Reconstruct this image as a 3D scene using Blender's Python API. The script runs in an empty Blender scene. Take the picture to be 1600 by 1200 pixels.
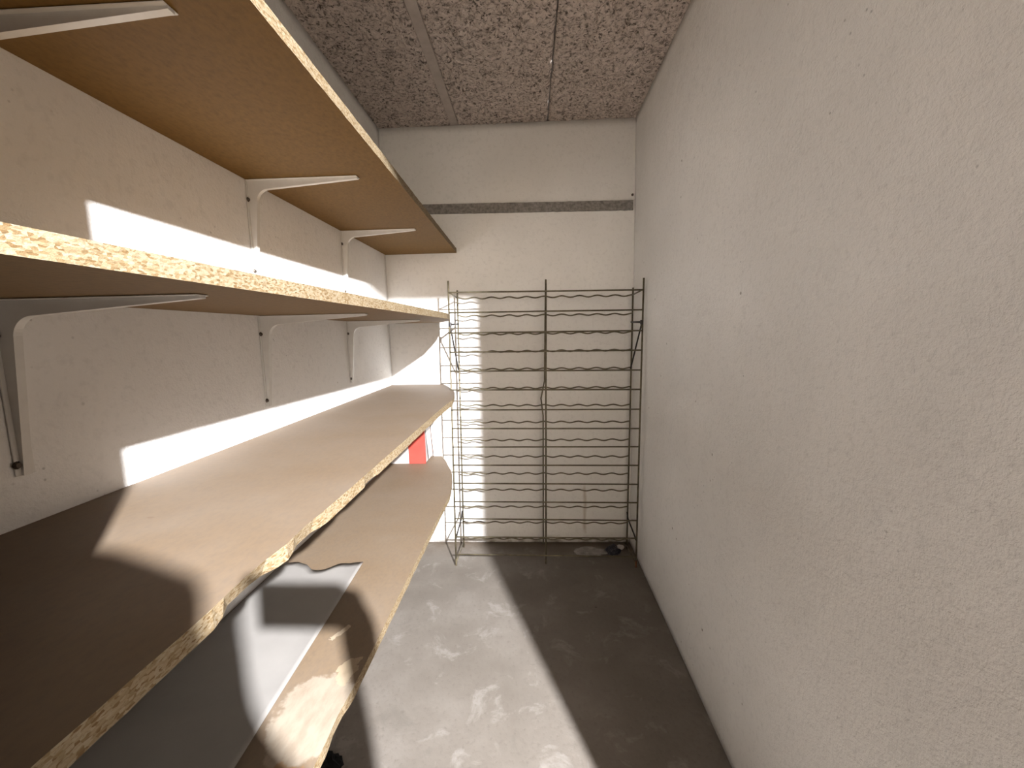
import bpy, bmesh, math, random
from mathutils import Vector, Matrix, noise

random.seed(7)
scene = bpy.context.scene
COL = scene.collection

# ---------------------------------------------------------------- camera
EYE = 1.271                                    # lens height above the cellar floor
yaw, pitch, roll = math.radians(2.5), math.radians(-7.0), math.radians(-1.2)
fwd = Vector((-math.sin(yaw) * math.cos(pitch), math.cos(yaw) * math.cos(pitch), math.sin(pitch)))
r0 = Vector((math.cos(yaw), math.sin(yaw), 0)); u0 = r0.cross(fwd)
rt = r0 * math.cos(roll) + u0 * math.sin(roll)
up = -r0 * math.sin(roll) + u0 * math.cos(roll)
cam_data = bpy.data.cameras.new('camera'); cam = bpy.data.objects.new('camera', cam_data); COL.objects.link(cam)
cam_data.sensor_width = 36.0; cam_data.lens = 650.0 / 1600.0 * 36.0
cam_data.clip_start = 0.02
m = Matrix((rt, up, -fwd)).transposed().to_4x4(); m.translation = Vector((0, 0, EYE))
cam.matrix_world = m
scene.camera = cam

# ---------------------------------------------------------------- world, exposure
world = bpy.data.worlds.new('world'); scene.world = world; world.use_nodes = True
bg = world.node_tree.nodes['Background']
bg.inputs['Color'].default_value = (1.0, 0.86, 0.70, 1); bg.inputs['Strength'].default_value = 0.02
LAMP = Vector((1.20, -1.74, 1.165 + EYE)); LAMP_POWER = 3650.0; LAMP_RADIUS = 0.030
LAMP_COLOR = (0.99, 0.985, 1.0)
vs = scene.view_settings
vs.view_transform = 'Standard'; vs.look = 'None'; vs.gamma = 1.0; vs.use_curve_mapping = False
vs.exposure = -0.05

# ---------------------------------------------------------------- helpers
def tag(o, label=None, cat=None, group=None, kind=None):
    if label: o['label'] = label
    if cat: o['category'] = cat
    if group: o['group'] = group
    if kind: o['kind'] = kind
    return o

def link(name, me, mats=(), parent=None):
    o = bpy.data.objects.new(name, me); COL.objects.link(o)
    for mt in mats if isinstance(mats, (list, tuple)) else [mats]:
        me.materials.append(mt)
    if parent: o.parent = parent
    return o

def empty(name, loc=(0, 0, 0)):
    o = bpy.data.objects.new(name, None); COL.objects.link(o); o.location = loc; o.empty_display_size = 0.1
    return o

def from_bm(name, bm, mats, parent=None, smooth=False):
    me = bpy.data.meshes.new(name); bmesh.ops.recalc_face_normals(bm, faces=bm.faces[:]); bm.to_mesh(me); bm.free()
    if smooth:
        for p in me.polygons: p.use_smooth = True
    return link(name, me, mats, parent)

def box(bm, x0, x1, y0, y1, z0, z1, mi=0):
    v = [bm.verts.new(c) for c in ((x0,y0,z0),(x1,y0,z0),(x1,y1,z0),(x0,y1,z0),(x0,y0,z1),(x1,y0,z1),(x1,y1,z1),(x0,y1,z1))]
    for q in ((0,3,2,1),(4,5,6,7),(0,1,5,4),(1,2,6,5),(2,3,7,6),(3,0,4,7)):
        f = bm.faces.new([v[i] for i in q]); f.material_index = mi
    return v

def tube(bm, pts, r, seg=8, closed_ends=True):
    """swept round bar along a polyline"""
    pts = [Vector(p) for p in pts]; rings = []
    n = None
    for i, p in enumerate(pts):
        d = (pts[min(i+1, len(pts)-1)] - pts[max(i-1, 0)]).normalized()
        if n is None:
            n = d.orthogonal().normalized()
        n = (n - d * n.dot(d)).normalized(); b = d.cross(n)
        rr = r[i] if isinstance(r, (list, tuple)) else r
        rings.append([bm.verts.new(p + (n*math.cos(2*math.pi*k/seg) + b*math.sin(2*math.pi*k/seg))*rr) for k in range(seg)])
    for a, c in zip(rings, rings[1:]):
        for k in range(seg):
            bm.faces.new((a[k], a[(k+1) % seg], c[(k+1) % seg], c[k]))
    if closed_ends:
        bm.faces.new(list(reversed(rings[0]))); bm.faces.new(rings[-1])

def prism(bm, top, bot, mi_side=1, mi_face=0):
    """top / bottom outlines (same count), faces get mi_face, sides mi_side"""
    t = [bm.verts.new(p) for p in top]; b = [bm.verts.new(p) for p in bot]; n = len(t)
    f = bm.faces.new(t); f.material_index = mi_face
    f = bm.faces.new(list(reversed(b))); f.material_index = mi_face
    for i in range(n):
        f = bm.faces.new((t[i], b[i], b[(i+1) % n], t[(i+1) % n])); f.material_index = mi_side

# ---------------------------------------------------------------- materials
class Mat:
    def __init__(s, name, rough=0.8, spec=0.3, metal=0.0):
        s.m = bpy.data.materials.new(name); s.m.use_nodes = True; s.t = s.m.node_tree
        s.b = s.t.nodes['Principled BSDF']
        s.b.inputs['Roughness'].default_value = rough; s.b.inputs['Specular IOR Level'].default_value = spec
        s.b.inputs['Metallic'].default_value = metal
        s.tc = s.t.nodes.new('ShaderNodeTexCoord')
    def n(s, typ, **kw):
        nd = s.t.nodes.new(typ)
        for k, v in kw.items():
            if k in nd.inputs: nd.inputs[k].default_value = v
            else: setattr(nd, k, v)
        return nd
    def l(s, a, b): s.t.links.new(a, b)
    def mapped(s, scale=(1,1,1), loc=(0,0,0), rot=(0,0,0)):
        mp = s.n('ShaderNodeMapping'); mp.inputs['Scale'].default_value = scale; mp.inputs['Location'].default_value = loc
        mp.inputs['Rotation'].default_value = rot
        s.l(s.tc.outputs['Object'], mp.inputs['Vector']); return mp.outputs[0]
    def noise(s, scale, detail=4, rough=0.55, vec=None, dist=0.0):
        nd = s.n('ShaderNodeTexNoise'); nd.inputs['Scale'].default_value = scale; nd.inputs['Detail'].default_value = detail
        nd.inputs['Roughness'].default_value = rough; nd.inputs['Distortion'].default_value = dist
        s.l(vec or s.tc.outputs['Object'], nd.inputs['Vector']); return nd.outputs['Fac']
    def voro(s, scale, vec=None, feature='F1', out='Distance', rnd=1.0):
        nd = s.n('ShaderNodeTexVoronoi'); nd.feature = feature; nd.inputs['Scale'].default_value = scale
        nd.inputs['Randomness'].default_value = rnd
        s.l(vec or s.tc.outputs['Object'], nd.inputs['Vector']); return nd.outputs[out]
    def ramp(s, fac, stops, interp='LINEAR'):
        nd = s.n('ShaderNodeValToRGB'); cr = nd.color_ramp; cr.interpolation = interp
        while len(cr.elements) > 1: cr.elements.remove(cr.elements[-1])
        for i, (p, c) in enumerate(stops):
            e = cr.elements[0] if i == 0 else cr.elements.new(p)
            e.position = p; c = (c, c, c) if isinstance(c, (int, float)) else c
            e.color = (*c, 1)
        s.l(fac, nd.inputs['Fac']); return nd.outputs['Color']
    def mix(s, fac, a, b, mode='MIX'):
        nd = s.n('ShaderNodeMix'); nd.data_type = 'RGBA'; nd.blend_type = mode
        for sock, v in ((nd.inputs['Factor'], fac), (nd.inputs[6], a), (nd.inputs[7], b)):
            if hasattr(v, 'is_linked') or hasattr(v, 'links'): s.l(v, sock)
            elif isinstance(v, (int, float)): sock.default_value = v
            else: sock.default_value = (*v, 1)
        return nd.outputs[2]
    def math(s, op, a, b=0.5, c=None, clamp=False):
        nd = s.n('ShaderNodeMath'); nd.operation = op; nd.use_clamp = clamp
        for i, v in enumerate((a, b) if c is None else (a, b, c)):
            if isinstance(v, (int, float)): nd.inputs[i].default_value = v
            else: s.l(v, nd.inputs[i])
        return nd.outputs[0]
    def xyz(s):
        nd = s.n('ShaderNodeSeparateXYZ'); s.l(s.tc.outputs['Object'], nd.inputs[0]); return nd.outputs
    def color(s, c):
        if isinstance(c, (tuple, list)): s.b.inputs['Base Color'].default_value = (*c, 1)
        else: s.l(c, s.b.inputs['Base Color'])
    def rough(s, v): s.l(v, s.b.inputs['Roughness'])
    def bump(s, h, strength=0.5, dist=0.003, prev=None):
        nd = s.n('ShaderNodeBump'); nd.inputs['Strength'].default_value = strength; nd.inputs['Distance'].default_value = dist
        s.l(h, nd.inputs['Height'])
        if prev: s.l(prev, nd.inputs['Normal'])
        s.l(nd.outputs[0], s.b.inputs['Normal']); return nd.outputs[0]

def plaster(name, base, bumps=1.0, pits=1.0, drip=False):
    M = Mat(name, 0.85, 0.25)
    big = M.noise(1.6, 3); fine = M.noise(60, 4, 0.6)
    c = M.mix(M.ramp(big, [(0.3, 0.0), (0.7, 1.0)]), tuple(v*0.93 for v in base), tuple(min(1, v*1.04) for v in base))
    c = M.mix(M.ramp(fine, [(0.30, 0.35), (0.48, 0.0)]), c, tuple(v*0.78 for v in base))
    # a few small chipped spots showing darker mortar
    spot = M.math('MULTIPLY', M.ramp(M.voro(16), [(0.045, 1.0), (0.085, 0.0)]),
                  M.ramp(M.noise(2.3, 2), [(0.56, 0.0), (0.66, pits)]))
    c = M.mix(spot, c, (0.20, 0.17, 0.14))
    specks = M.math('MULTIPLY', M.ramp(M.voro(42), [(0.06, 0.75), (0.13, 0.0)]), M.ramp(M.noise(5.5, 3), [(0.54, 0.0), (0.64, pits)]))
    c = M.mix(specks, c, tuple(v*0.45 for v in base))
    if drip:
        X, Y, Z = M.xyz()
        wob = M.math('MULTIPLY', M.math('SUBTRACT', M.noise(9, 2), 0.5), 0.03)
        dx = M.math('ABSOLUTE', M.math('ADD', M.math('SUBTRACT', X, 0.315), wob))
        band = M.math('MULTIPLY', M.math('SUBTRACT', 1.0, M.math('DIVIDE', dx, 0.014), clamp=True),
                      M.math('MULTIPLY', M.ramp(Z, [(0.05, 0.0), (0.09, 1.0), (0.33, 1.0), (0.37, 0.0)]), 0.55))
        c = M.mix(band, c, (0.36, 0.27, 0.18))
        foot = M.math('MULTIPLY', M.ramp(Z, [(0.005, 1.0), (0.05, 0.0)]), M.ramp(M.noise(14, 4), [(0.4, 0.0), (0.65, 0.8)]))
        c = M.mix(foot, c, (0.22, 0.17, 0.12))
    M.color(c)
    n1 = M.bump(M.noise(7, 3), 0.25*bumps, 0.02)
    n2 = M.bump(M.noise(110, 4, 0.65), 0.5*bumps, 0.0035, n1)
    M.bump(M.noise(260, 3, 0.6), 0.35*bumps, 0.0018, n2)
    return M.m

WALL = (0.875, 0.865, 0.845)
m_wall_left = plaster('plaster_left', WALL, 1.0, 0.9)
m_wall_back = plaster('plaster_back', WALL, 0.6, 0.25, drip=True)
m_wall_right = plaster('plaster_right', WALL, 1.35, 1.0)
m_wall_out = plaster('low_bounce_corridor_plaster', (0.075, 0.062, 0.05), 0.6, 0.2)  # invented dark tone, keeps corridor bounce out of the cellar
m_wall_out_back = plaster('fill_bounce_corridor_plaster', (0.38, 0.315, 0.24), 0.6, 0.2)  # invented lighter tone, unseen wall bounces fill onto the cellar's back wall

def concrete():
    M = Mat('concrete_floor', 0.75, 0.3)
    a = M.noise(2.2, 6, 0.6); b = M.noise(7.5, 6, 0.65, dist=0.6); f = M.noise(70, 4, 0.6)
    c = M.ramp(a, [(0.30, (0.120, 0.104, 0.088)), (0.52, (0.155, 0.137, 0.119)), (0.72, (0.20, 0.182, 0.163))])
    c = M.mix(M.ramp(b, [(0.56, 0.0), (0.66, 0.55)]), c, (0.25, 0.234, 0.215))
    c = M.mix(M.ramp(b, [(0.28, 0.55), (0.40, 0.0)]), c, (0.12, 0.108, 0.093))
    c = M.mix(M.ramp(f, [(0.30, 0.45), (0.45, 0.0)]), c, (0.11, 0.095, 0.08))
    # dirt gathered along the back wall
    X, Y, Z = M.xyz()
    dirt = M.math('MULTIPLY', M.ramp(M.math('ADD', Y, M.math('MULTIPLY', M.noise(11, 4), 0.16)), [(0.0, 0.0), (1.0, 1.0)]), 0.0)
    edge = M.n('ShaderNodeMapRange'); M.l(M.math('ADD', Y, M.math('MULTIPLY', M.noise(11, 4), 0.2)), edge.inputs[0])
    edge.inputs[1].default_value = 2.33; edge.inputs[2].default_value = 2.50
    c = M.mix(M.math('MULTIPLY', edge.outputs[0], 0.75), c, (0.085, 0.062, 0.042))
    spot = M.math('MULTIPLY', M.ramp(M.voro(9), [(0.05, 1.0), (0.08, 0.0)]), M.ramp(M.noise(3.1, 2), [(0.58, 0.0), (0.64, 0.8)]))
    c = M.mix(spot, c, (0.05, 0.042, 0.035))
    M.color(c)
    n1 = M.bump(b, 0.15, 0.01); M.bump(f, 0.35, 0.003, n1)
    return M.m
m_floor = concrete()

def fibre(name, dark=1.0):
    M = Mat(name, 0.95, 0.1)
    w1 = M.noise(30, 5, 0.7, dist=1.4); w2 = M.noise(70, 4, 0.7, dist=0.8)
    c = M.ramp(w1, [(0.34, (0.20*dark, 0.17*dark, 0.15*dark)), (0.46, (0.46*dark, 0.40*dark, 0.36*dark)), (0.66, (0.60*dark, 0.53*dark, 0.49*dark))])
    c = M.mix(M.ramp(w2, [(0.38, 0.9), (0.47, 0.0)]), c, (0.085, 0.07, 0.06))
    M.color(c)
    n1 = M.bump(w1, 0.8, 0.01); M.bump(w2, 0.7, 0.006, n1)
    return M.m
m_fibre = fibre('wood_wool_ceiling', 1.25)
def smooth_grey():
    M = Mat('ceiling_joint_strip', 0.9, 0.15)
    M.color(M.ramp(M.noise(20, 4), [(0.3, (0.44, 0.39, 0.35)), (0.7, (0.54, 0.48, 0.44))])); M.bump(M.noise(120, 3), 0.3, 0.003)
    return M.m
m_strip = smooth_grey()

def board_face(name, base, dusty=0.0, stains=None, rough=0.55):
    """sanded chipboard face: fine speckle, optional dust film and scuffed patches"""
    M = Mat(name, rough+0.15, 0.25)
    sp = M.noise(130, 4, 0.7, vec=M.mapped((1, 0.55, 1))); lo = M.noise(2.5, 4)
    c = M.ramp(sp, [(0.28, tuple(v*0.72 for v in base)), (0.50, base), (0.75, tuple(min(1, v*1.20) for v in base))])
    c = M.mix(M.ramp(lo, [(0.3, 0.0), (0.7, 0.35)]), c, tuple(v*0.85 for v in base))
    if dusty:
        d = M.ramp(M.noise(4.0, 5, 0.6), [(0.25, dusty*0.6), (0.75, dusty)])
        c = M.mix(d, c, (0.225, 0.200, 0.176))
        gouge = M.math('MULTIPLY', M.ramp(M.voro(7, M.mapped((1, 2.2, 1))), [(0.035, 1.0), (0.06, 0.0)]), M.ramp(M.noise(3, 2), [(0.52, 0), (0.6, 0.8)]))
        c = M.mix(gouge, c, (0.13, 0.09, 0.06))
    if stains:
        X, Y, Z = M.xyz()
        wx = M.math('MULTIPLY', M.math('SUBTRACT', M.noise(13, 4, 0.6), 0.5), 0.12)
        wy = M.math('MULTIPLY', M.math('SUBTRACT', M.noise(17, 4, 0.6, vec=M.mapped(loc=(3, 5, 1))), 0.5), 0.12)
        for (cx, cy, rx, ry, col, amt) in stains:
            ex = M.math('DIVIDE', M.math('SUBTRACT', M.math('ADD', X, wx), cx), rx)
            ey = M.math('DIVIDE', M.math('SUBTRACT', M.math('ADD', Y, wy), cy), ry)
            rr = M.math('ADD', M.math('MULTIPLY', ex, ex), M.math('MULTIPLY', ey, ey))
            msk = M.ramp(rr, [(0.80, amt), (1.0, 0.0)])
            tex = M.math('MULTIPLY', msk, M.ramp(M.noise(38, 4, 0.65, vec=M.mapped((1, 0.4, 1))), [(0.35, 0.55), (0.6, 1.0)]))
            c = M.mix(tex, c, col)
    M.color(c); M.bump(sp, 0.12, 0.001)
    return M.m

def chip_edge(name, bright=0.34):
    M = Mat(name, 0.8, 0.2)
    v = M.mapped((1, 0.42, 1.0))
    f1 = M.voro(460, v, out='Color'); f2 = M.noise(420, 3, 0.7, vec=v)
    bw = M.n('ShaderNodeSeparateColor'); M.l(f1, bw.inputs[0])
    k = bright
    c = M.ramp(bw.outputs[0], [(0.0, (0.33*k, 0.20*k, 0.085*k)), (0.22, (0.47*k, 0.33*k, 0.17*k)), (0.45, (0.60*k, 0.46*k, 0.28*k)), (0.8, (0.70*k, 0.58*k, 0.40*k)), (1.0, (0.52*k, 0.38*k, 0.21*k))])
    c = M.mix(M.ramp(f2, [(0.30, 0.55), (0.45, 0.0)]), c, (0.26*k, 0.15*k, 0.06*k))
    M.color(c); M.bump(f2, 0.5, 0.002)
    return M.m

m_face_top = board_face('tan_board_face', (0.185, 0.104, 0.027), rough=0.5)
m_face_mid = board_face('board_face_second', (0.205, 0.122, 0.045), 0.12)
m_face_s3 = board_face('dusty_board_face_third', (0.120, 0.066, 0.020), 0.52, rough=0.5)
m_face_s4 = board_face('stained_board_face_lowest', (0.142, 0.080, 0.025), 0.54, rough=0.5,
    stains=[(-0.425, 0.70, 0.075, 0.105, (0.31, 0.265, 0.21), 0.9),
            (-0.43, 0.545, 0.08, 0.065, (0.27, 0.14, 0.05), 0.8),
            (-0.477, 0.919, 0.013, 0.02, (0.40, 0.33, 0.24), 0.9),
            (-0.410, 0.81, 0.022, 0.03, (0.36, 0.29, 0.20), 0.8)])
m_edge = chip_edge('raw_chipboard_edge')
m_edge_low = chip_edge('raw_chipboard_edge_low', 0.42)

def simple(name, col, rough=0.5, spec=0.5, metal=0.0, var=0.12, scale=40, bump=0.0, bscale=80, bdist=0.002):
    M = Mat(name, rough, spec, metal)
    M.color(M.ramp(M.noise(scale, 4), [(0.3, tuple(v*(1-var) for v in col)), (0.7, tuple(min(1, v*(1+var)) for v in col))]))
    if bump: M.bump(M.noise(bscale, 3), bump, bdist)
    return M.m
m_white_metal = simple('white_painted_steel', (0.74, 0.725, 0.69), 0.4, 0.5, 0, 0.04)
m_screw = simple('dark_screw_steel', (0.10, 0.08, 0.065), 0.5, 0.5, 0.6)
m_wire = simple('olive_brown_wire', (0.13, 0.11, 0.07), 0.45, 0.5, 0.35, 0.35, 25)
m_wire_dark = simple('dark_hinge_wire', (0.025, 0.022, 0.022), 0.5, 0.5, 0.3, 0.2)
m_wire_rust = simple('rusty_wire', (0.14, 0.06, 0.03), 0.7, 0.3, 0.2, 0.4, 60)
m_rail = simple('grey_rough_metal', (0.24, 0.225, 0.21), 0.7, 0.3, 0.0, 0.35, 70, 0.5)
m_sheet = simple('pale_film', (0.255, 0.243, 0.23), 0.42, 0.5, 0, 0.07, 9, 0.1, 20, 0.004)
m_red = simple('red_carton', (0.42, 0.055, 0.04), 0.55, 0.4, 0, 0.12, 18)
m_carton_white = simple('white_carton', (0.52, 0.49, 0.48), 0.6, 0.4, 0, 0.05)
m_carton_dark = simple('dark_carton_edge', (0.12, 0.07, 0.05), 0.8, 0.2)  # dark line along the outer edge of the side flap
m_plastic = simple('clear_grey_plastic', (0.24, 0.225, 0.215), 0.25, 0.6, 0, 0.25, 30)
m_cap = simple('dark_blue_plastic', (0.012, 0.012, 0.022), 0.4, 0.5)
m_black = simple('black_rubber', (0.006, 0.006, 0.006), 0.9, 0.15)
m_jacket = simple('dark_jacket_cloth', (0.035, 0.035, 0.045), 0.9, 0.2, 0, 0.2, 60, 0.3)
m_trouser = simple('blue_denim', (0.05, 0.065, 0.10), 0.9, 0.2, 0, 0.2, 120, 0.3)
m_skin = simple('skin', (0.55, 0.34, 0.25), 0.55, 0.4, 0, 0.06)
m_hair = simple('brown_hair', (0.05, 0.03, 0.02), 0.6, 0.4, 0, 0.3, 90, 0.4)
m_wood_frame = simple('painted_frame', (0.55, 0.50, 0.44), 0.6, 0.4)

# ---------------------------------------------------------------- the cellar room
XL = -0.81; D = 2.407; H = 2.40; YF = 0.02; FT = 0.08
def XR(y): return 0.556 + (0.588 - 0.556) * y / D
CH = H + 0.22
DOOR_L = -0.268; DOOR_H = 0.748 + EYE

def grid_wall(name, p00, p10, p11, p01, nu, nv, mat, amp=0.0, nrm=(0, 0, 1), thick=0.1):
    """wall slab whose visible face is a grid with slight hand-plastered unevenness"""
    p00, p10, p11, p01, nrm = map(Vector, (p00, p10, p11, p01, nrm))
    bm = bmesh.new(); g = []
    for j in range(nv+1):
        row = []
        for i in range(nu+1):
            u, v = i/nu, j/nv
            p = (p00*(1-u)+p10*u)*(1-v) + (p01*(1-u)+p11*u)*v
            d = amp*noise.noise(p*1.7) + amp*0.45*noise.noise(p*5.5) if 0 < i < nu and 0 < j < nv else 0
            row.append(bm.verts.new(p + nrm*d))
        g.append(row)
    for j in range(nv):
        for i in range(nu):
            bm.faces.new((g[j][i], g[j][i+1], g[j+1][i+1], g[j+1][i]))
    b = [bm.verts.new(q.co - nrm*thick) for q in (g[0][0], g[0][nu], g[nv][nu], g[nv][0])]
    bm.faces.new(list(reversed(b)))
    bm.faces.new(g[0] + [b[1], b[0]]); bm.faces.new([r[nu] for r in g] + [b[2], b[1]])
    bm.faces.new(list(reversed(g[nv])) + [b[3], b[2]]); bm.faces.new([r[0] for r in reversed(g)] + [b[0], b[3]])
    o = from_bm(name, bm, mat, smooth=False)
    for p in o.data.polygons: p.use_smooth = len(p.vertices) == 4 and p.area < 0.05
    return tag(o, kind='structure')

XO0, XO1, YO = -1.6, 2.3, -3.4      # corridor outside the cellar door
w = grid_wall('wall_left', (XL, YF, 0), (XL, D, 0), (XL, D, H), (XL, YF, H), 60, 60, m_wall_left, 0.0015, (1, 0, 0))
tag(w, 'rough white plaster wall behind the shelves')
w = grid_wall('wall_back', (XL-0.1, D, 0), (0.75, D, 0), (0.75, D, H), (XL-0.1, D, H), 50, 60, m_wall_back, 0.0015, (0, -1, 0))
tag(w, 'white plaster end wall behind the wire rack')
w = grid_wall('wall_right', (XR(D), D, 0), (XR(YF), YF, 0), (XR(YF), YF, H), (XR(D), D, H), 70, 70, m_wall_right, 0.005, (-1, 0, 0))
tag(w, 'bare rough plaster wall facing the shelves')
# front wall with the door opening
bm = bmesh.new()
box(bm, XO0, DOOR_L, YF, YF+FT, 0, CH); box(bm, DOOR_L, XR(0)+0.1, YF, YF+FT, DOOR_H, CH)
tag(from_bm('wall_front', bm, m_wall_out), 'doorway wall at the camera end of the cellar', kind='structure')
bm = bmesh.new(); box(bm, XO0, XO1, YO, D+0.1, -0.1, 0)
tag(from_bm('floor', bm, m_floor), 'stained grey concrete floor', kind='structure')
# ceiling slab with wood-wool panels under it
bm = bmesh.new(); box(bm, XL-0.1, 0.75, YF, D+0.1, H+0.035, H+0.15)
ceil = tag(from_bm('ceiling', bm, m_strip), 'dark coarse wood wool board ceiling', kind='structure')
def panel(x0, x1, y0, y1, seed):
    nx, ny = int((x1-x0)/0.0065), int((y1-y0)/0.0085)
    bm = bmesh.new(); g = []
    for j in range(ny+1):
        row = []
        for i in range(nx+1):
            x = x0+(x1-x0)*i/nx; y = y0+(y1-y0)*j/ny
            e = min(i, nx-i)
            p = Vector((x, y*0.8, seed))
            a = noise.noise(p*38); b_ = noise.noise(p*85+Vector((5, 1, 2))); c_ = noise.noise(p*9)
            d = 0.0035*a + 0.003*b_ + 0.002*c_
            hole = noise.noise(p*26+Vector((9, 3, 1))) + 0.45*noise.noise(p*70)
            if hole > 0.34: d += min(0.012, (hole-0.34)*0.06)
            if e == 0: d += 0.010 + 0.004*noise.noise(Vector((x, y*20, 1)))
            elif e == 1: d += 0.004
            jx = 0.004*noise.noise(Vector((seed, y*14, 3))) if e == 0 else 0
            row.append(bm.verts.new((x+jx, y, H + d)))
        g.append(row)
    for j in range(ny):
        for i in range(nx):
            bm.faces.new((g[j][i], g[j+1][i], g[j+1][i+1], g[j][i+1]))
    o = from_bm('ceiling_panel', bm, m_fibre, ceil)
    # normals downward
    if o.data.polygons[0].normal.z > 0: o.data.flip_normals()
    return o
for k, (x0, x1) in enumerate(((XL-0.02, -0.405), (-0.372, 0.1145), (0.1195, 0.61))):
    panel(x0, x1, YF+0.02, D+0.004, 3.1*k+1)
bm = bmesh.new(); box(bm, -0.409, -0.368, YF, D, H+0.002, H+0.02)
from_bm('joint_strip', bm, m_strip, ceil)
# corridor ceiling and walls outside the door

bm = bmesh.new(); box(bm, XO0-0.1, XO1, YO-0.1, YF+FT, CH, CH+0.1)
tag(from_bm('ceiling_corridor', bm, m_wall_out), 'corridor ceiling outside the doorway', kind='structure')
bm = bmesh.new(); box(bm, XO0-0.1, XO0, YO-0.1, YF+FT, 0, CH)
tag(from_bm('wall_corridor_left', bm, m_wall_out), 'corridor wall beyond the doorway on the shelf side', kind='structure')
bm = bmesh.new(); box(bm, XO0-0.1, XO1+0.1, YO-0.1, YO, 0, CH)
tag(from_bm('wall_corridor_back', bm, m_wall_out_back), 'corridor wall opposite the cellar doorway', kind='structure')

# ---------------------------------------------------------------- the corridor lamp that lights the cellar
lamp = tag(empty('ceiling_lamp', (LAMP.x, LAMP.y, CH)), 'bare bulb ceiling lamp in the corridor outside the doorway', 'lamp')
bm = bmesh.new()
bmesh.ops.create_cone(bm, segments=24, radius1=0.045, radius2=0.05, depth=0.02, cap_ends=True, matrix=Matrix.Translation((0, 0, -0.010)))
from_bm('ceiling_rose', bm, m_white_metal, lamp)
bm = bmesh.new()
bmesh.ops.create_cone(bm, segments=20, radius1=0.016, radius2=0.014, depth=CH-LAMP.z-0.04, cap_ends=True, matrix=Matrix.Translation((0, 0, -0.02-(CH-LAMP.z-0.04)/2)))
from_bm('socket', bm, m_white_metal, lamp)
ld = bpy.data.lights.new('bulb', 'POINT'); ld.energy = LAMP_POWER; ld.shadow_soft_size = LAMP_RADIUS; ld.color = LAMP_COLOR
bulb = bpy.data.objects.new('bulb', ld); COL.objects.link(bulb); bulb.parent = lamp; bulb.location = (0, 0, LAMP.z-CH)

# ---------------------------------------------------------------- shelves
YS = YF + FT + 0.002          # shelves start at the doorway wall
T = 0.024
def interp(tbl, y):
    for (a, xa), (b, xb) in zip(tbl, tbl[1:]):
        if y <= b: return xa + (xb-xa)*(y-a)/(b-a)
    return tbl[-1][1]
def shelf(name, label, zb, front, mats, chips=(), rough=0.0012, ys=YS):
    """board outline: wall side straight, front side from a table of (y, x) incl. the sawn rounded corner"""
    ylist = []; y = ys; yend = front[-1][0]
    while y < yend: ylist.append(y); y += 0.02
    ylist.append(yend)
    top, bot = [], []
    for y in ylist:
        x = interp(front, y)
        j = rough*noise.noise(Vector((y*30, zb*7, 0))); jb = rough*noise.noise(Vector((y*30, zb*7, 9)))
        ct = cb = 0
        for (cy, hw, dt, db) in chips:
            k = max(0, 1-abs(y-cy)/hw); k = min(1, k*1.8); ct += dt*k; cb += db*k
        top.append((x+j-ct, y, zb+T)); bot.append((x+jb-cb, y, zb))
    top += [(XL+0.001, yend, zb+T), (XL+0.001, ys, zb+T)]; bot += [(XL+0.001, yend, zb), (XL+0.001, ys, zb)]
    bm = bmesh.new(); prism(bm, top, bot)
    bmesh.ops.triangulate(bm, faces=[f for f in bm.faces if len(f.verts) > 4])
    o = from_bm(name, bm, mats)
    return tag(o, label, 'shelf', 'chipboard shelves on the left wall')

CORNER = [(1.62, 0.0), (1.80, -0.004), (1.92, 0.010), (2.05, 0.030), (2.14, 0.055), (2.20, 0.078), (2.31, 0.118), (2.40, 0.160)]
z1, z2, z3, z4 = 0.454+EYE, 0.067+EYE, -0.289-T+EYE, -0.723-T+EYE
shelf('wall_shelf', 'topmost tan chipboard shelf close under the ceiling', z1, [(-0.2, -0.366), (0.6, -0.370), (2.402, -0.402)], [m_face_top, m_edge])
shelf('wall_shelf', 'second shelf from the top, coarse chipboard front edge at eye level', z2,
      [(-0.2, -0.405), (0.6, -0.390), (1.62, -0.360)] + [(y, -0.358-d) for y, d in CORNER[1:]], [m_face_mid, m_edge])
shelf('wall_shelf', 'third shelf down, wide dusty board with chipped front edge', z3,
      [(-0.2, -0.345), (1.62, -0.350)] + [(y, -0.348-d) for y, d in CORNER[1:]], [m_face_s3, m_edge_low],
      chips=((0.47, 0.06, 0.004, 0.016), (0.60, 0.05, 0.002, 0.010), (0.86, 0.04, 0.0, 0.006)), rough=0.0012)
shelf('wall_shelf', 'lowest stained shelf with pale sheet and red box on it', z4,
      [(-0.2, -0.378), (1.62, -0.374)] + [(y, -0.376-d) for y, d in CORNER[1:]], [m_face_s4, m_edge_low],
      chips=((0.70, 0.05, 0.002, 0.005),), rough=0.0015)

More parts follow.
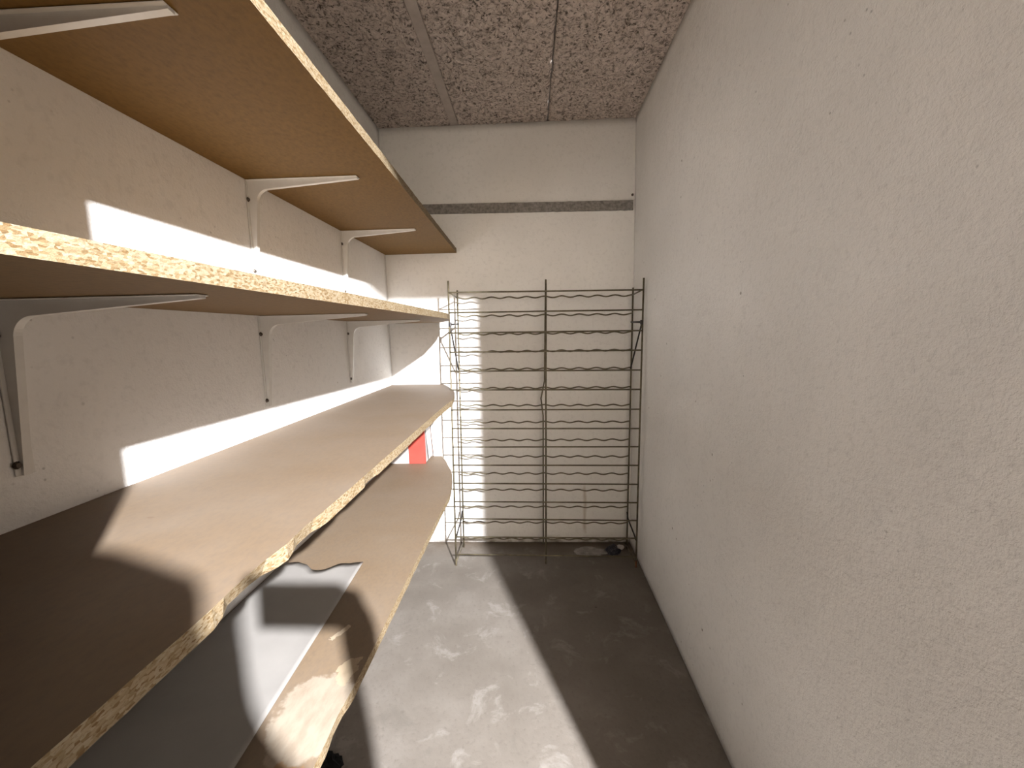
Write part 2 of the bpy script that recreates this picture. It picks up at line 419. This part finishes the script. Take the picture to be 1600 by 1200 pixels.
# brackets: pressed steel, wall leg, shelf arm, curved web between them, screws
def make_bracket():
    root = empty('shelf_bracket')
    LV, LH, WD, TH = 0.275, 0.325, 0.026, 0.0025
    bm = bmesh.new(); box(bm, 0, TH, -WD/2, WD/2, -LV, -0.0005)
    bmesh.ops.bevel(bm, geom=bm.edges[:], offset=0.0008, segments=1, affect='EDGES')
    leg = from_bm('wall_leg', bm, m_white_metal, root)
    bm = bmesh.new(); box(bm, 0, LH, -WD/2, WD/2, -TH, -0.0005)
    bmesh.ops.bevel(bm, geom=bm.edges[:], offset=0.0008, segments=1, affect='EDGES')
    from_bm('shelf_arm', bm, m_white_metal, root)
    # web: L profile with filleted inner corner that tapers to both tips
    R, d0, d1 = 0.035, 0.026, 0.004
    inner = [(LH, -TH-d1)]
    n = 10
    for i in range(n+1):
        a = math.pi/2 + math.pi/2*i/n
        inner.append((d0+R + R*math.cos(a), -(d0+R) + R*math.sin(a)))
    inner.append((TH+d1, -LV))
    o_ = TH*0.5; half = n//2
    pair = [((LH, -o_), inner[0])]
    for i, q in enumerate(inner[1:-1]):
        pair.append(((q[0], -o_) if i < half else (o_, -o_) if i == half else (o_, q[1]), q))
    pair.append(((o_, -LV), inner[-1]))
    bm = bmesh.new()
    rings = [[bm.verts.new((ou[0], -0.006, ou[1])), bm.verts.new((ou[0], 0.006, ou[1])), bm.verts.new((q[0], 0.006, q[1])), bm.verts.new((q[0], -0.006, q[1]))] for ou, q in pair]
    for a, b in zip(rings, rings[1:]):
        for k in range(4): bm.faces.new((a[k], a[(k+1) % 4], b[(k+1) % 4], b[k]))
    bm.faces.new(rings[0]); bm.faces.new(list(reversed(rings[-1])))
    from_bm('web', bm, m_white_metal, root)
    for z in (-0.055, -LV+0.018):
        bm = bmesh.new()
        bmesh.ops.create_cone(bm, segments=12, radius1=0.0065, radius2=0.004, depth=0.004, cap_ends=True,
                              matrix=Matrix.Translation((TH+0.002, -0.010, z)) @ Matrix.Rotation(math.pi/2, 4, 'Y'))
        s = from_bm('screw', bm, m_screw, leg)
    return root

def copy_tree(o, parent=None):
    c = o.copy(); COL.objects.link(c); c.parent = parent
    for ch in list(o.children): copy_tree(ch, c)
    return c

proto = make_bracket()
names = {0: 'under the topmost shelf', 1: 'under the second shelf', 2: 'under the third shelf', 3: 'under the lowest shelf'}
where = {0: 'nearest the doorway', 1: 'in the middle of the wall', 2: 'nearest the wire rack'}
first = True
for si, zb in enumerate((z1, z2, z3, z4)):
    for bi, y in enumerate((0.61, 1.237, 1.845)):
        o = proto if first else copy_tree(proto); first = False
        o.location = (XL+0.001, y, zb-0.0002)
        tag(o, f'white steel shelf bracket {names[si]}, {where[bi]}', 'bracket', 'white shelf brackets on the left wall')

# ---------------------------------------------------------------- pale sheet lying on the lowest shelf
zs = z4 + T
bm = bmesh.new(); nu, nv = 22, 44; gt = []
for j in range(nv+1):
    row = []
    for i in range(nu+1):
        u, v = i/nu, j/nv
        yfar = 1.232 - 0.045*math.exp(-((u-0.50)/0.16)**2) + 0.006*noise.noise(Vector((u*9, 0, 4)))
        xr = -0.542 + (-0.478+0.542)*(1-v)*1.0
        y = 0.02 + (yfar-0.02)*v; x = (XL+0.006) + (xr-(XL+0.006))*u
        z = 0.0012 + 0.0035*max(0, (u-0.8)/0.2)**2*(0.6+0.4*v) + 0.0012*(1+noise.noise(Vector((x*7, y*5, 2))))
        row.append((x, y, zs+z))
    gt.append(row)
top = [[bm.verts.new(p) for p in r] for r in gt]; bot = [[bm.verts.new((p[0], p[1], p[2]-0.0008)) for p in r] for r in gt]
for j in range(nv):
    for i in range(nu):
        bm.faces.new((top[j][i], top[j][i+1], top[j+1][i+1], top[j+1][i])); bm.faces.new((bot[j][i], bot[j+1][i], bot[j+1][i+1], bot[j][i+1]))
for j in range(nv):
    bm.faces.new((top[j][0], top[j+1][0], bot[j+1][0], bot[j][0])); bm.faces.new((top[j][nu], bot[j][nu], bot[j+1][nu], top[j+1][nu]))
for i in range(nu):
    bm.faces.new((top[0][i], bot[0][i], bot[0][i+1], top[0][i+1])); bm.faces.new((top[nv][i], top[nv][i+1], bot[nv][i+1], bot[nv][i]))
tag(from_bm('liner_sheet', bm, m_sheet, smooth=True), 'pale grey liner sheet lying along the back of the lowest shelf', 'sheet')

# ---------------------------------------------------------------- red and white carton on the lowest shelf
bx0, bx1, by0, by1, bh = -0.795, -0.597, 2.256, 2.385, 0.21
ct = tag(empty('carton', ((bx0+bx1)/2, (by0+by1)/2, zs)), 'small red and white carton at the far end of the lowest shelf', 'box')
hx, hy = (bx1-bx0)/2, (by1-by0)/2
bm = bmesh.new(); box(bm, -hx, hx, -hy, hy, 0.0005, bh)
bmesh.ops.bevel(bm, geom=bm.edges[:], offset=0.002, segments=2, affect='EDGES')
from_bm('carton_body', bm, m_carton_white, ct)
bm = bmesh.new()        # red printed wrap: front band, right hand return, and top
box(bm, hx-0.093, hx+0.0008, -hy-0.0012, -hy-0.0002, 0.001, bh+0.0008)
box(bm, hx+0.0002, hx+0.0012, -hy-0.0010, -hy+0.012, 0.001, bh+0.0008)
box(bm, hx-0.093, hx+0.0008, -hy-0.0010, hy, bh+0.0002, bh+0.0014)
from_bm('red_wrap', bm, m_red, ct)
bm = bmesh.new(); tube(bm, [(hx+0.003, hy-0.004, bh), (hx+0.019, hy-0.010, 0.004)], 0.0028, 6)
from_bm('carton_edge', bm, m_carton_dark, ct)
bm = bmesh.new()        # open side flap leaning out
v = [bm.verts.new(p) for p in ((hx+0.0015, -hy+0.02, bh-0.004), (hx+0.0015, hy, bh-0.004), (hx+0.014, hy-0.006, 0.02), (hx+0.014, -hy+0.03, 0.02))]
f = bm.faces.new(v); ex = bmesh.ops.extrude_face_region(bm, geom=[f]); bmesh.ops.translate(bm, vec=(0.0012, 0, 0), verts=[q for q in ex['geom'] if isinstance(q, bmesh.types.BMVert)])
from_bm('side_flap', bm, m_carton_white, ct)

# ---------------------------------------------------------------- rail across the back wall
bm = bmesh.new(); n = 60; prof = []
z0r, z1r = 0.662+EYE, 0.715+EYE
rows = []
for i in range(n+1):
    x = -0.80 + (0.578+0.80)*i/n; s = -0.018*(i/n-0.5)
    j0 = 0.0022*noise.noise(Vector((x*40, 0, 1))); j1 = 0.0022*noise.noise(Vector((x*40, 0, 7)))
    rows.append([bm.verts.new(p) for p in ((x, D, z0r+s+j0), (x, D-0.011, z0r+s+0.002+j0), (x, D-0.011, z1r+s-0.002+j1), (x, D, z1r+s+j1))])
for a, b in zip(rows, rows[1:]):
    for k in range(3): bm.faces.new((a[k], b[k], b[k+1], a[k+1]))
bm.faces.new(rows[0]); bm.faces.new(list(reversed(rows[-1])))
rail = tag(from_bm('wall_rail', bm, m_rail), 'dark grey metal strip running across the back wall above the wire rack', 'rail')
for x in (0.575,):
    bm = bmesh.new(); bmesh.ops.create_cone(bm, segments=12, radius1=0.007, radius2=0.005, depth=0.008, cap_ends=True,
        matrix=Matrix.Translation((x, D-0.004, z1r+0.020)) @ Matrix.Rotation(math.pi/2, 4, 'X'))
    from_bm('dark_hole_plug', bm, m_screw, rail)  # dark cone drawn in place of a small hole by the strip's end

# ---------------------------------------------------------------- wire wine rack
rack = tag(empty('wine_rack', (0.0675, 2.135, 0)), 'tall empty wire wine rack standing against the back wall', 'rack')
HW = 0.4885; DEP = 0.195; RW = 0.0042
zt = 0.205+EYE; NB = 15; PITCH = 0.1003
rack.rotation_euler = (0, 0.010, 0)
def bar(name, pts, r=RW, mat=m_wire, parent=rack, seg=8):
    bm = bmesh.new(); tube(bm, pts, r, seg); return from_bm(name, bm, mat, parent, smooth=True)
# front frame
for x, zz in ((-HW, 0.263+EYE), (HW, 0.262+EYE), (0.004, 0.262+EYE)):
    bar('front_post', [(x, 0, 0.004 if abs(x) > 0.1 else 0.02), (x, 0, zz)], RW*1.12)
# back frame
for x, zz in ((-HW+0.012, 0.235+EYE), (HW-0.004, 0.235+EYE)):
    bar('back_post', [(x, DEP, 0.004), (x, DEP, zz)], RW*1.12)
bar('back_post', [(-0.004, DEP, 0.03), (-0.004, DEP, 0.80), (-0.016, DEP, 0.90), (0.004, DEP, 1.00), (0.010, DEP, 0.235+EYE)], RW)
fb = bar('front_bar', [(-HW, -0.004, 0), (HW, -0.004, 0)], RW*0.95)
NW = 10
pts = []
for i in range(NW*8+1):
    x = -HW+0.008 + (2*HW-0.012)*i/(NW*8)
    pts.append((x, DEP-0.004, 0.0042*math.cos(2*math.pi*i/8)))
wb = bar('bottle_wave_bar', pts, RW*0.95, seg=6)
for k in range(NB):
    z = zt - PITCH*k
    a = fb if k == 0 else fb.copy(); b = wb if k == 0 else wb.copy()
    if k: COL.objects.link(a); COL.objects.link(b)
    a.parent = rack; b.parent = rack
    a.location = (0, 0, z + random.uniform(-0.0025, 0.0025)); b.location = (0, 0, z - 0.010 + random.uniform(-0.004, 0.004))
    a.rotation_euler.y = random.uniform(-0.003, 0.003); b.rotation_euler.y = random.uniform(-0.004, 0.002)
# folding stays between the two frames
for sx in (-1, 1):
    x = sx*(HW-0.004)
    bar('folding_stay', [(x, 0, 0.045+EYE), (x-0.004*sx, DEP+0.006, 0.050+EYE)], 0.0048, m_wire_dark)
    bar('folding_stay', [(x, 0.004, 0.035+EYE), (x-0.003*sx, DEP, -0.205+EYE)], 0.0042, m_wire_dark)
    bar('folding_stay', [(x, 0.0, -1.110+EYE), (x, 0.03, -1.10+EYE), (x-0.003*sx, DEP*0.9, -1.07+EYE), (x-0.003*sx, DEP, -1.04+EYE)], 0.0042, m_wire_dark)
    bar('side_tie', [(x, 0, zt), (x-0.004*sx, DEP, zt-0.01)], RW*0.9)
    bar('side_tie', [(x, 0, 0.03), (x-0.004*sx, DEP, 0.03)], RW*0.9)
    bm = bmesh.new(); bmesh.ops.create_cone(bm, segments=10, radius1=0.008, radius2=0.008, depth=0.022, cap_ends=True, matrix=Matrix.Translation((x, 0, 0.045+EYE)))
    from_bm('hinge_clip', bm, m_wire_dark, rack)
    bm = bmesh.new(); tube(bm, [(sx*HW, 0, 0.003), (sx*HW, 0, 0.045)], 0.0052, 8)
    from_bm('foot_cap', bm, m_wire_rust if sx > 0 else m_wire, rack)

# ---------------------------------------------------------------- litter under the rack
def crumple(name, label, cat, loc, sx, sy, sz, mat, seed, sub=4, amp=0.45):
    bm = bmesh.new(); bmesh.ops.create_icosphere(bm, subdivisions=sub, radius=1)
    for v in bm.verts:
        p = v.co.copy(); k = 1 + amp*noise.noise(p*1.7+Vector((seed, 0, 0))) + amp*0.6*abs(noise.noise(p*4.3+Vector((0, seed, 0))))
        q = p*k; v.co = Vector((q.x*sx, q.y*sy, max(-0.55, q.z)*sz))
    zmin = min(v.co.z for v in bm.verts)
    for v in bm.verts: v.co.z -= zmin
    o = from_bm(name, bm, mat); o.location = loc
    return tag(o, label, cat)
crumple('plastic_wrapper', 'crumpled greyish plastic wrapper on the floor under the wire rack', 'wrapper', (0.335, 2.285, 0.0008), 0.080, 0.042, 0.011, m_plastic, 2.0)
crumple('wrapper_scrap', 'tiny pale plastic scrap in the corner beneath the wire rack', 'scrap', (0.515, 2.335, 0.0008), 0.020, 0.016, 0.012, m_carton_white, 5.0, 3)
crumple('dark_rag', 'small dark blue crumpled rag on the floor under the wire rack', 'rag', (0.462, 2.285, 0.0008), 0.034, 0.034, 0.026, m_cap, 8.0)
crumple('black_bag', 'black plastic bag on the floor beneath the lowest shelf', 'bag', (-0.665, 1.02, 0.0008), 0.085, 0.075, 0.05, m_black, 11.0)

# ---------------------------------------------------------------- the person taking the picture, in the doorway behind the lens
def build_person():
    V, E, Rr = [], [], []
    def add(p, r, prev=None):
        V.append(Vector(p)); Rr.append(r if isinstance(r, tuple) else (r, r)); i = len(V)-1
        if prev is not None: E.append((prev, i))
        return i
    PX, PY = -0.03, -0.31
    Z = EYE
    pel = add((PX, PY, 0.95), (0.155, 0.105))
    s1 = add((PX, PY, 1.08), (0.145, 0.10), pel)
    s2 = add((PX, PY, 1.24), (0.160, 0.105), s1)
    s3 = add((PX, PY, 1.38), (0.165, 0.105), s2)
    nb = add((PX-0.01, PY, 1.46), (0.090, 0.075), s3)
    nk = add((PX-0.030, PY+0.005, 1.545), 0.050, nb)
    h1 = add((PX-0.040, PY+0.02, 1.62), (0.062, 0.074), nk)
    h2 = add((PX-0.046, PY+0.022, 1.71), (0.073, 0.090), h1)
    h3 = add((PX-0.050, PY+0.012, 1.785), (0.066, 0.081), h2)
    h4 = add((PX-0.052, PY+0.012, 1.817), 0.036, h3)
    # right hand holds the phone sideways in front of the chest
    sh = add((PX+0.136, PY, 1.442), 0.056, s3)
    sh = add((PX+0.148, PY+0.005, 1.29), 0.048, sh)
    el = add((0.245, -0.205, -0.245+Z), 0.040, sh)
    md = add((0.203, -0.122, -0.155+Z), 0.037, el)
    wr = add((0.166, -0.055, -0.080+Z), 0.028, md)
    pm = add((0.154, -0.036, -0.024+Z), (0.018, 0.032), wr)
    for k, dz in enumerate((0.026, 0.009, -0.008, -0.023)):
        a = add((0.160, -0.014, -0.024+dz+Z), 0.009, pm)
        b = add((0.146, -0.002, -0.024+dz+Z), 0.008, a)
        add((0.116+0.003*k, 0.000, -0.024+dz*0.95+Z), 0.007, b)
    a = add((0.150, -0.046, -0.004+Z), 0.011, pm); b = add((0.134, -0.036, 0.006+Z), 0.0095, a); add((0.116, -0.030, 0.006+Z), 0.008, b)
    # left arm hangs at the side
    sh = add((PX-0.140, PY, 1.442), 0.056, s3)
    el = add((PX-0.205, PY-0.02, 1.16), 0.044, sh)
    wr = add((PX-0.220, PY+0.03, 0.92), 0.029, el)
    pm = add((PX-0.218, PY+0.045, 0.845), (0.018, 0.034), wr)
    for k, (dy, L) in enumerate(((0.030, 0.070), (0.010, 0.080), (-0.010, 0.076), (-0.027, 0.062))):
        a = add((PX-0.218, PY+0.048+dy, 0.81), 0.009, pm)
        b = add((PX-0.214, PY+0.052+dy, 0.81-L*0.55), 0.0085, a); add((PX-0.204, PY+0.052+dy, 0.81-L), 0.007, b)
    a = add((PX-0.214, PY+0.082, 0.865), 0.011, pm); b = add((PX-0.205, PY+0.100, 0.83), 0.0095, a); add((PX-0.200, PY+0.102, 0.80), 0.008, b)
    # legs and feet
    for s in (-1, 1):
        hp = add((PX+s*0.090, PY, 0.88), 0.092, pel)
        kn = add((PX+s*0.105, PY+0.012, 0.475), 0.060, hp)
        cf = add((PX+s*0.108, PY-0.01, 0.36), 0.058, kn)
        an = add((PX+s*0.112, PY-0.015, 0.10), 0.040, cf)
        he = add((PX+s*0.114, PY-0.02, 0.045), (0.040, 0.040), an)
        to = add((PX+s*0.125, PY+0.10, 0.035), (0.042, 0.028), he); add((PX+s*0.13, PY+0.155, 0.028), (0.030, 0.020), to)
    me = bpy.data.meshes.new('person'); me.from_pydata(V, E, []); o = bpy.data.objects.new('person', me); COL.objects.link(o)
    sk = o.modifiers.new('skin', 'SKIN'); sk.use_smooth_shade = True
    for i, r in enumerate(Rr):
        me.skin_vertices[0].data[i].radius = r
    me.skin_vertices[0].data[pel].use_root = True
    ss = o.modifiers.new('sub', 'SUBSURF'); ss.levels = ss.render_levels = 2
    dg = bpy.context.evaluated_depsgraph_get(); em = bpy.data.meshes.new_from_object(o.evaluated_get(dg))
    o.modifiers.clear(); o.data = em; em.name = 'person'
    em.materials.clear()
    for mt in (m_jacket, m_trouser, m_skin, m_black): em.materials.append(mt)
    for v in em.vertices: v.co.z = max(0.0, v.co.z)      # soles flat on the floor
    for p in em.polygons:
        c = p.center; p.use_smooth = True
        hand = (c.y > -0.068 and c.z > 1.15) or (c.x < PX-0.17 and c.z < 0.915 and c.z > 0.6)
        p.material_index = 2 if (c.z > 1.515 or hand) else 3 if c.z < 0.11 else 1 if (c.z < 0.94) else 0
    return o, PX-0.046, PY
person, PX, PY = build_person()
tag(person, 'person in a dark jacket in the doorway whose shadow falls on the shelves', 'person')
def solid(name, fn, mat, sub=4):
    bm = bmesh.new(); bmesh.ops.create_icosphere(bm, subdivisions=sub, radius=1)
    for v in bm.verts: v.co = Vector(fn(v.co.copy()))
    return from_bm(name, bm, mat, person, smooth=True)
def hair_fn(p):
    # straight chin length bob: round on top, vertical sides, open at the face
    z = 1.73 + p.z*0.125 if p.z > 0 else 1.73 + p.z*0.20
    k = (1-abs(p.z)**4)**0.25 if p.z < 0 else math.sqrt(max(0, 1-p.z*p.z))**0.7
    h = math.hypot(p.x, p.y) or 1e-6
    x, y = p.x/h*k*0.086, p.y/h*k*0.102
    if y > 0.02 and z < 1.75: y = 0.02 + (y-0.02)*0.1
    return (PX + x, PY + 0.012 + y - 0.012, z)
solid('hair', hair_fn, m_hair)
for s in (-1, 1):
    solid('eye', lambda p, s=s: (PX+s*0.030+p.x*0.012, PY+0.106+p.y*0.010, 1.702+p.z*0.010), m_carton_white, 2)
solid('nose', lambda p: (PX+p.x*0.013, PY+0.118+p.y*0.016, 1.672+p.z*0.024), m_skin, 2)
solid('mouth', lambda p: (PX+p.x*0.024, PY+0.104+p.y*0.010, 1.633+p.z*0.006), m_red, 2)
# phone in the left hand, lens at the camera
bm = bmesh.new(); box(bm, -0.018, 0.138, -0.019, -0.010, EYE-0.054, EYE+0.028)
bmesh.ops.bevel(bm, geom=bm.edges[:], offset=0.003, segments=2, affect='EDGES')
ph = tag(from_bm('phone', bm, m_black), 'black phone held sideways in the right hand of the person in the doorway', 'phone')
bm = bmesh.new(); bmesh.ops.create_cone(bm, segments=16, radius1=0.007, radius2=0.006, depth=0.002, cap_ends=True, matrix=Matrix.Translation((0.0, -0.0093, EYE)) @ Matrix.Rotation(math.pi/2, 4, 'X'))
from_bm('phone_lens', bm, m_cap, ph)
